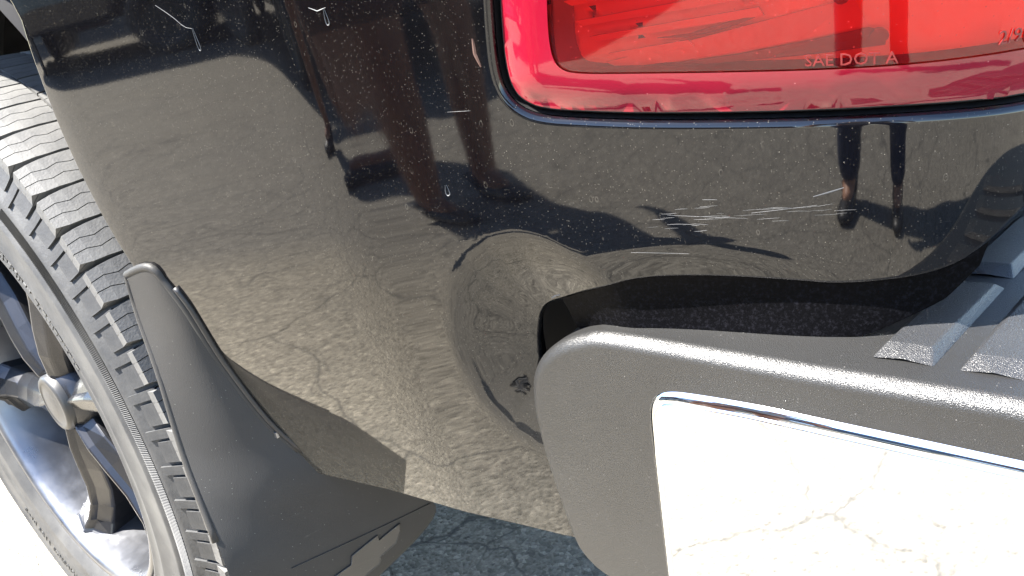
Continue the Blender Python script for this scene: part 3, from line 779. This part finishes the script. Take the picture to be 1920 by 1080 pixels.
# --- rear bumper
BTOP = [(-0.3052, 0.5552), (-0.3021, 0.5696), (-0.2961, 0.5804), (-0.2865, 0.5897), (-0.2754, 0.5969), (-0.2628, 0.602), (-0.2485, 0.6065), (-0.1829, 0.6068), (-0.1282, 0.607), (-0.0905, 0.6077), (-0.0564, 0.6080), (.02, .608), (1.15, .608)]
BLEFT = [(-.235, .424), (-0.2511, 0.4255), (-0.2809, 0.4300), (-0.2934, 0.440), (-0.2975, 0.4500), (-0.3027, 0.4853), (-0.306, 0.5185), (-0.3065, 0.5429)]
ub = np.arange(-.5, 1.2, .002); tb = np.radians(np.interp(ub, [-.5, .03, .09, .20, .26, 1.2], [0, 0, 18, 72, 90, 90]))
bx = -.5+np.concatenate([[0], np.cumsum(np.cos(tb)*.002)[:-1]]); by = .075+np.concatenate([[0], np.cumsum(np.sin(tb)*.002)[:-1]])
def SB(u, z, off=0):
    u = np.asarray(u, float); z = np.asarray(z, float)+0*u
    x, y, t = np.interp(u, ub, bx), np.interp(u, ub, by), np.interp(u, ub, tb); d = .05*(.608-z)-off
    return np.stack([x-d*np.sin(t), y+d*np.cos(t), z], -1)
BP = empty("bumper", (0, .2, .5), TR); BP["label"] = "charcoal step bumper with a chrome face"
face = [tuple(p) for p in smooth_poly(BLEFT+BTOP, 2)]
patch("bumper_shell", face+[(1.15, .424)], lambda u, z: SB(u, z), .012, M['bumper'], BP)
fl = densify(face, .006)
o1, o2, er = rim_strip(fl, lambda u, z: SB(u, z), .0080, 0, 1, M['bumper'], "bumper_shoulder", BP, steps=8)
# top deck behind the rounded shoulder
deck = er[[i for i in range(len(fl)) if fl[i][1] > .52 or fl[i][0] > -.2]]
Nn = nrm(lambda u, z: SB(u, z), fl[:, 0], fl[:, 1]); Nk = Nn[[i for i in range(len(fl)) if fl[i][1] > .52 or fl[i][0] > -.2]].copy(); Nk[:, 2] = 0; Nk /= np.linalg.norm(Nk, axis=1, keepdims=True)
dz = np.clip((deck[:, 2]-.60)/.009, 0, 1)
W = np.stack([deck-Nk*t for t in (0, .004, .05, .13)], 1)
place("bumper_deck", mesh("bumper_deck", W.reshape(-1, 3), grid_faces(len(deck), 4, flip=False), M['bumper'], True), BP)
# chrome face
CHRL = [(-.2334, .428), (-0.2325, 0.4477), (-0.2287, 0.5224), (-0.2269, 0.5599), (-0.2255, 0.5727), (-0.2225, 0.5803), (-0.2159, 0.5866), (-0.2063, 0.59), (-0.1936, 0.5912), (-0.1642, 0.5929), (-0.1376, 0.5929), (-0.0907, 0.5929), (-0.0601, 0.5929), (-.03, .593), (1.15, .593)]
chl = smooth_poly(CHRL, 2)
chi = offs(chl, -.0085)
chi = [tuple(p) for p in chi]
patch("chrome_face", [p for p in chi]+[(1.15, .4365), (-.2235, .4365)], lambda u, z: SB(u, z, .0030), .012, M['chrome'], BP)
ci = densify(chi, .005)
rim_strip(ci, lambda u, z: SB(u, z, .0030), .0080, .003, 1, M['chrome'], "chrome_lip", BP, steps=10, ang=100, flange_mat=M['chrome'])
V, F = tube([tuple(p) for p in SB(np.array([p[0] for p in ci])-.0, np.array([p[1] for p in ci])+.0, .0035)], .0011, 8)
place("chrome_bead", mesh("chrome_bead", V, F, M['chrome'], True), BP)
# step pad: raised bevelled treads on the deck
PADZ = .6162
def pad_block(x0, x1, y0, y1, h=.0034, c=.0034, end=.012):
    skew = .10
    def X(x, y): return x+skew*(y-.10)
    V = [(X(x0, y0), y0, PADZ), (X(x1, y0), y0, PADZ), (X(x1, y1), y1, PADZ), (X(x0, y1), y1, PADZ)]
    V += [(X(x0+c, y0), y0+end, PADZ+h), (X(x1-c, y0), y0+end, PADZ+h), (X(x1-c, y1), y1-c, PADZ+h), (X(x0+c, y1), y1-c, PADZ+h), (X((x0+x1)/2, y0), y0+.0005, PADZ+.0012)]
    F = [(4, 5, 6, 7), (0, 8, 4), (8, 5, 4), (8, 1, 5), (1, 2, 6, 5), (2, 3, 7, 6), (3, 0, 4, 7)]
    return V, F
for i in range(9):
    x0 = -.1105+.0355*i
    for y0, y1 in () if x0 > .16 else ((.0955, .188), (.201, .295), (.308, .395)):
        if x0+.0255+.10*(y0-.10) > float(np.interp(y0, by[ub > .05], bx[ub > .05]))-.022: continue
        V, F = pad_block(x0, x0+.0255, y0, y1)
        o = place("step_tread", mesh("step_tread", V, F, M['pad'], False), BP); bevelled(o, .0008, 2)
lim = lambda y: float(np.interp(y, by[ub > .05], bx[ub > .05]))-.03
dk = [(-.30, .15, PADZ-.0006)]+[(lim(y), y, PADZ-.0006) for y in (.15, .18, .22, .27, .35, .6, 1.0)]+[(-.30, 1.0, PADZ-.0006)]
place("step_deck", mesh("step_deck", dk, [tuple(range(len(dk)))], M['bumper'], False), BP)
# bracket seen through the gap at the bumper's end
slab("bumper_bracket", (-.262, .125, .603), (.05, .02, .022), M['bracket'], .003)
slab("bumper_beam", (-.06, .9, .50), (.25, 1.4, .15), M['black'], .01)

# ================================================================== people (seen mirrored in the paint)
def skin_mesh(name, pts, edges, radii, mat, parent, sub=2, root=0):
    me = bpy.data.meshes.new(name); me.from_pydata(pts, edges, []); me.update()
    o = bpy.data.objects.new(name, me); COL.objects.link(o)
    sk = o.modifiers.new("skin", 'SKIN'); sk.use_smooth_shade = True
    for i, r in enumerate(radii):
        v = me.skin_vertices[0].data[i]; v.radius = (r, r) if not hasattr(r, '__len__') else r; v.use_root = (i == root)
    s_ = o.modifiers.new("sub", 'SUBSURF'); s_.levels = sub; s_.render_levels = sub
    bpy.context.view_layer.update(); bake(o); o.data.materials.clear(); o.data.materials.append(mat)
    for p in o.data.polygons: p.use_smooth = True
    if parent: o.parent = parent
    return o
def ball(name, c, r, mat, parent, n=16, m=10):
    V = [(c[0]+r[0]*sin(pi*j/m)*cos(2*pi*i/n), c[1]+r[1]*sin(pi*j/m)*sin(2*pi*i/n), c[2]+r[2]*cos(pi*j/m)) for i in range(n) for j in range(m+1)]
    o = bpy.data.objects.new(name, mesh(name, V, grid_faces(n, m+1, True), mat)); COL.objects.link(o); o.parent = parent; return o
def person(label, loc, heading, feet, lean, hands, skin, top, legs, group=None, shorts=False, scale=1.0, headpitch=.3, crouch=0):
    """local frame: y forward, x right; feet = [(x, y)] left, right; lean = forward shift of the shoulders"""
    T = empty("person", loc); T.rotation_euler = (0, 0, heading); T.scale = (scale,)*3; tag(T, label, "person", group)
    hz = .93-crouch; L, Rr = feet
    def V3(*a): return Vector(a)
    pel = V3((L[0]+Rr[0])/2, (L[1]+Rr[1])/2-.10*lean, hz+.04)
    sp = pel+V3(0, lean*.35, .20-lean*.05); ch = pel+V3(0, lean*.75, .40-lean*.12); nk = pel+V3(0, lean*1.0, .54-lean*.25)
    hd = nk+V3(0, .05+lean*.12, .17-lean*.05); ctr = nk+V3(0, .02, .07)
    P, E, Rd = [], [], []
    def add(p, r, par=None):
        P.append(tuple(p)); Rd.append(r)
        if par is not None: E.append((par, len(P)-1))
        return len(P)-1
    i0 = add(pel, (.13, .10)); i1 = add(sp, (.125, .095), i0); i2 = add(ch, (.145, .105), i1); i3 = add(nk, (.062, .06), i2); i4 = add(ctr, .055, i3)
    i5 = add(hd+V3(0, 0, -.035), (.070, .082), i4); i6 = add(hd+V3(0, -.005, .045), (.075, .090), i5); add(hd+V3(0, -.01, .085), (.05, .06), i6)
    ankles = []; arms = []
    for sgn, ft in ((-1, L), (1, Rr)):
        hip = pel+V3(sgn*.09, 0, -.04); an = V3(ft[0], ft[1], .085); kn = (hip+an)/2+V3(sgn*.01, .03+crouch*.9, .02)
        a = add(hip, .088, i0); b = add((hip+kn)/2, .078, a); c = add(kn, .055, b); d = add((kn*.6+an*.4), .055, c); e = add(an, .036, d); add(an+V3(0, .09, -.045), (.036, .024), e)
        ankles.append((hip, kn, an))
    for sgn, hnd in zip((-1, 1), hands):
        sh = nk+V3(sgn*.165, -.01, -.065); wr = V3(*hnd); d = wr-sh
        if d.length > .52: wr = sh+d.normalized()*.52
        bend = max(0, .272**2-(d.length/2)**2)**.5 if d.length < .54 else .02
        el = (sh+wr)/2+V3(sgn*.5, -.6, -.6).normalized()*bend
        a = add(sh, .055, i2); b = add((sh+el)/2, .047, a); c = add(el, .039, b); dd = add((el*.6+wr*.4), .038, c); e = add(wr, .026, dd)
        arms.append((sh, el, wr, e))
    body = skin_mesh("body", P, E, Rd, skin, T)
    # hands: palm with four fingers and a thumb
    for sgn, (sh, el, wr, e) in zip((-1, 1), arms):
        f = (wr-el).normalized(); side = f.cross(V3(0, 0, 1)); side = (side if side.length > .1 else V3(1, 0, 0)).normalized(); dn = f.cross(side)*(-1 if f.cross(side).z > 0 else 1)
        HP, HE, HR = [tuple(wr-f*.03), tuple(wr+f*.04), tuple(wr+f*.075)], [(0, 1), (1, 2)], [.027, (.036, .017), (.038, .015)]
        for k in range(4):
            b = wr+f*.085+side*(k-1.5)*.019; l = (.062, .075, .08, .068)[k]
            n0 = len(HP); HP += [tuple(b), tuple(b+f*l*.5+dn*.010), tuple(b+f*l*.8+dn*.035)]; HR += [.0095, .0085, .0075]; HE += [(2, n0), (n0, n0+1), (n0+1, n0+2)]
        n0 = len(HP); b = wr+f*.035-side*sgn*.030
        HP += [tuple(b), tuple(b+f*.035-side*sgn*.022+dn*.008), tuple(b+f*.062-side*sgn*.024+dn*.020)]; HR += [.012, .010, .009]; HE += [(1, n0), (n0, n0+1), (n0+1, n0+2)]
        skin_mesh("hand", HP, HE, HR, skin, T, 1, 1)
    # face, ears, hair
    ball("nose", hd+V3(0, .098, -.01), (.013, .018, .022), skin, T, 8, 6)
    for sx in (-1, 1):
        ball("eye", hd+V3(sx*.031, .080, .018), (.012, .010, .009), M['eye'], T, 10, 6)
        ball("ear", hd+V3(sx*.080, -.005, .0), (.010, .020, .032), skin, T, 10, 6)
    ball("mouth", hd+V3(0, .083, -.058), (.024, .010, .006), M['rust'], T, 10, 6)
    ball("hair", hd+V3(0, -.022, .048), (.086, .098, .080), M['hair'], T, 20, 12)
    # shirt
    P, E, Rd = [], [], []
    z0 = add(pel+V3(0, 0, -.10), (.150, .118)); a = add(pel+V3(0, 0, .0), (.155, .120), z0); b = add(sp, (.148, .118), a); c = add(ch, (.165, .125), b); add(nk+V3(0, 0, -.02), (.085, .08), c)
    for sh, el, wr, e in arms:
        s1 = add(sh, .072, c); m_ = add((sh+el)/2, .064, s1); add(sh*.25+el*.75, .060, m_)
    skin_mesh("shirt", P, E, Rd, top, T)
    # trousers or shorts
    P, E, Rd = [], [], []
    a = add(pel+V3(0, 0, .08), (.146, .112)); b = add(pel+V3(0, 0, -.02), (.168, .130), a)
    for hip, kn, an in ankles:
        h = add(hip+V3(0, 0, -.01), .128, b); m_ = add((hip+kn)/2, .092, h)
        if shorts: add(kn*.85+hip*.15, .088, m_)
        else: k_ = add(kn, .074, m_); l_ = add((kn+an)/2, .068, k_); add(an+V3(0, 0, .0), .060, l_)
    skin_mesh("shorts" if shorts else "trousers", P, E, Rd, legs, T)
    for hip, kn, an in ankles:
        P, E, Rd = [], [], []
        a = add(an+V3(0, -.035, -.045), (.040, .040)); b = add(an+V3(0, .05, -.050), (.043, .036), a); c = add(an+V3(0, .13, -.058), (.045, .028), b); add(an+V3(0, .18, -.062), (.034, .022), c)
        d = add(an+V3(0, 0, .02), (.046, .046), a)
        skin_mesh("shoe", P, E, Rd, M['shoe'], T, 1)
    return T
person("person with bare brown legs standing by the van's nose, mirrored in the paint", (-1.375, -2.24, 0), radians(47), [(-.26, .0), (.26, .0)], .10,
       [(-.30, .12, .84), (.28, .08, .84)], M['skin'], M['shirt'], M['shirt'], "people standing beside the truck", True, 1.0)
person("person in brown shorts and grey top standing near the truck, mirrored in the paint", (-.93, -1.56, 0), radians(-50), [(-.10, .05), (.11, .0)], .06,
       [(-.26, .10, .84), (.30, .05, .85)], M['skin'], M['shirt2'], M['brown'], "people standing beside the truck", True, .93)
person("person in navy jeans and grey top standing behind the bumper corner, mirrored below the lamp", (.52, -1.02, 0), radians(34), [(-.15, -.02), (.15, .02)], .05,
       [(-.27, .10, .84), (.28, .08, .84)], M['skin2'], M['shirt2'], M['jeans'], "people standing beside the truck", False, 1.0)

# ================================================================== dark van behind the people
def van(corner, a, label):
    h = radians(180+0)
    a = Vector(a).normalized()                   # direction from nose to tail
    T = empty("parked_van", (0, 0, 0))
    # nose centre: left corner shifted half a width to the right of travel
    T.location = (corner[0] + .95*(-a.y), corner[1] + .95*a.x, 0)
    T.rotation_euler = (0, 0, math.atan2(-a.y, -a.x))
    tag(T, label, "van", "vans parked across the lot")
    def put(n, me, par=T):
        o = bpy.data.objects.new(n, me); COL.objects.link(o); o.parent = par; return o
    side = [(0, .42), (-.02, .80), (-.12, 1.10), (-.55, 1.80), (-.75, 1.92), (-4.6, 1.95), (-4.85, 1.85), (-4.95, 1.1), (-4.95, .42)]
    def arch_pts(cx): return [(cx+.40*cos(t), .34+.40*sin(t)) for t in np.linspace(pi-.2, .2, 10)]
    bott = [(-4.95, .32)]+arch_pts(-3.95)+arch_pts(-.95)+[(-.02, .32)]
    prof = side+bott; n = len(prof); V = []
    for y, k in ((-.95, 1), (.95, 1)):
        for x, z in prof: V.append((x, y-(.12 if z > 1.2 else 0)*np.sign(y)*min(1, (z-1.1)/.8), z))
    F = [tuple(range(n)), tuple(range(2*n-1, n-1, -1))]+[(i, n+i, n+(i+1) % n, (i+1) % n) for i in range(n)]
    o = put("body", mesh("body", V, F, M['vanp'], False)); bevelled(o, .05, 3)
    def quad(nm, pts, off, mat, par=T):
        P = [Vector(p) for p in pts]; nn = (P[1]-P[0]).cross(P[2]-P[0]).normalized()*off
        V = [tuple(p-nn*.5) for p in P]+[tuple(p+nn) for p in P]; m = len(P)
        F = [tuple(range(m, 2*m)), tuple(range(m))[::-1]]+[(i, (i+1) % m, m+(i+1) % m, m+i) for i in range(m)]
        return put(nm, mesh(nm, V, F, mat, False), par)
    quad("windscreen", [(-.19, -.78, 1.20), (-.19, .78, 1.20), (-.54, .72, 1.76), (-.54, -.72, 1.76)], .012, M['glass'])
    for s_ in (-1, 1):
        for x0, x1 in ((-1.45, -.62), (-2.9, -1.55), (-4.6, -3.0)):
            p = [(x0, s_*.945, 1.20), (x1, s_*.945, 1.20), (x1-(.18 if x1 > -1 else 0), s_*.865, 1.74), (x0, s_*.865, 1.74)]
            quad("side_window", p if s_ < 0 else p[::-1], .012, M['glass'])
        quad("headlamp", [(.0, s_*.60-.2, .66), (.0, s_*.60+.2, .66), (-.022, s_*.60+.2, .86), (-.022, s_*.60-.2, .86)], .02, M['lampw'])
        V, F = box_vf((-.50, s_*1.03, 1.22), (.10, .16, .22)); bevelled(put("mirror", mesh("mirror", V, F, M['seal'], False)), .02)
        for cx in (-.95, -3.95):
            w = put("wheel", mesh("wheel", *[q for q in lathe([(.20, s_*.80), (.20, s_*.93), (.30, s_*.95), (.34, s_*.91), (.34, s_*.74), (.20, s_*.72)], cx, .34, 36)], M['rubber']))
            V, F = lathe([(.01, s_*.91), (.08, s_*.92), (.16, s_*.90), (.20, s_*.925)], cx, .34, 24); r = put("rim", mesh("rim", V, F, M['seal']), w)
    quad("grille", [(.0, -.38, .64), (.0, .38, .64), (-.022, .38, .86), (-.022, -.38, .86)], .014, M['seal'])
    quad("number_plate", [(.0, -.24, .46), (.0, .24, .46), (-.005, .24, .57), (-.005, -.24, .57)], .03, M['plate'])
    V, F = box_vf((-.02, 0, .40), (.12, 1.86, .16)); bevelled(put("bumper", mesh("bumper", V, F, M['seal'], False)), .04)
    return T
van((-1.66, -3.02), (-.80, -.60), "dark blue flat-nosed van with its nose nearest the people, mirrored in the paint")
van((-4.9, -5.9), (-1, -.02), "dark blue flat-nosed van added farther off to darken the paint reflection, parked side-on before the warehouse")  # second van, out of view, added to carry the dark reflection further

# long dark-brick warehouse added behind the camera to block sky and horizon in reflections
def blocker():
    T = empty("brick_blocker", (-7, -13, 0)); T.rotation_euler = (0, 0, radians(-22)); tag(T, "long dark brick warehouse added on the far side to block sky and darken the paint reflection", "blocker")
    def put(n, vf, mat, par=T):
        o = bpy.data.objects.new(n, mesh(n, vf[0], vf[1], mat, False)); COL.objects.link(o); o.parent = par; return o
    put("wall", box_vf((0, -3, 2.6), (26, 6, 5.2)), M['brick'])
    put("parapet", box_vf((0, -3, 5.28), (26.3, 6.3, .16)), M['concrete'])
    put("plinth", box_vf((0, .02, .2), (26.1, .1, .4)), M['concrete'])
    for i in range(7):
        w = put("window", box_vf((-10.5+3.5*i, .03, 2.7), (1.7, .10, 1.5)), M['seal']); 
        for k in (-.42, .42): put("pane", box_vf((-10.5+3.5*i+k, .09, 2.7), (.74, .02, 1.36)), M['glass'], w)
    for i in (1, 4): 
        d = put("door", box_vf((-8.7+3.5*i, .04, 1.1), (1.0, .10, 2.2)), M['rust']); put("handle", box_vf((-8.35+3.5*i, .12, 1.05), (.04, .05, .16)), M['bolt'], d)
def m_brick():
    a = NT("dark_brick"); b = a.n("TexBrick"); b.inputs["Scale"].default_value = 4.0
    b.inputs["Color1"].default_value = (.050, .022, .016, 1); b.inputs["Color2"].default_value = (.075, .034, .024, 1); b.inputs["Mortar"].default_value = (.09, .085, .08, 1)
    mp = a.n("Mapping"); mp.inputs["Rotation"].default_value = (radians(90), 0, 0); a.l(a.coord(), mp.inputs[0]); a.l(mp.outputs[0], b.inputs["Vector"])
    a.set(col=b.outputs["Color"], rough=.9); return a.m
M['brick'] = m_brick(); M['concrete'] = m_simple("weathered_concrete", (.22, .21, .19), .9)
blocker()
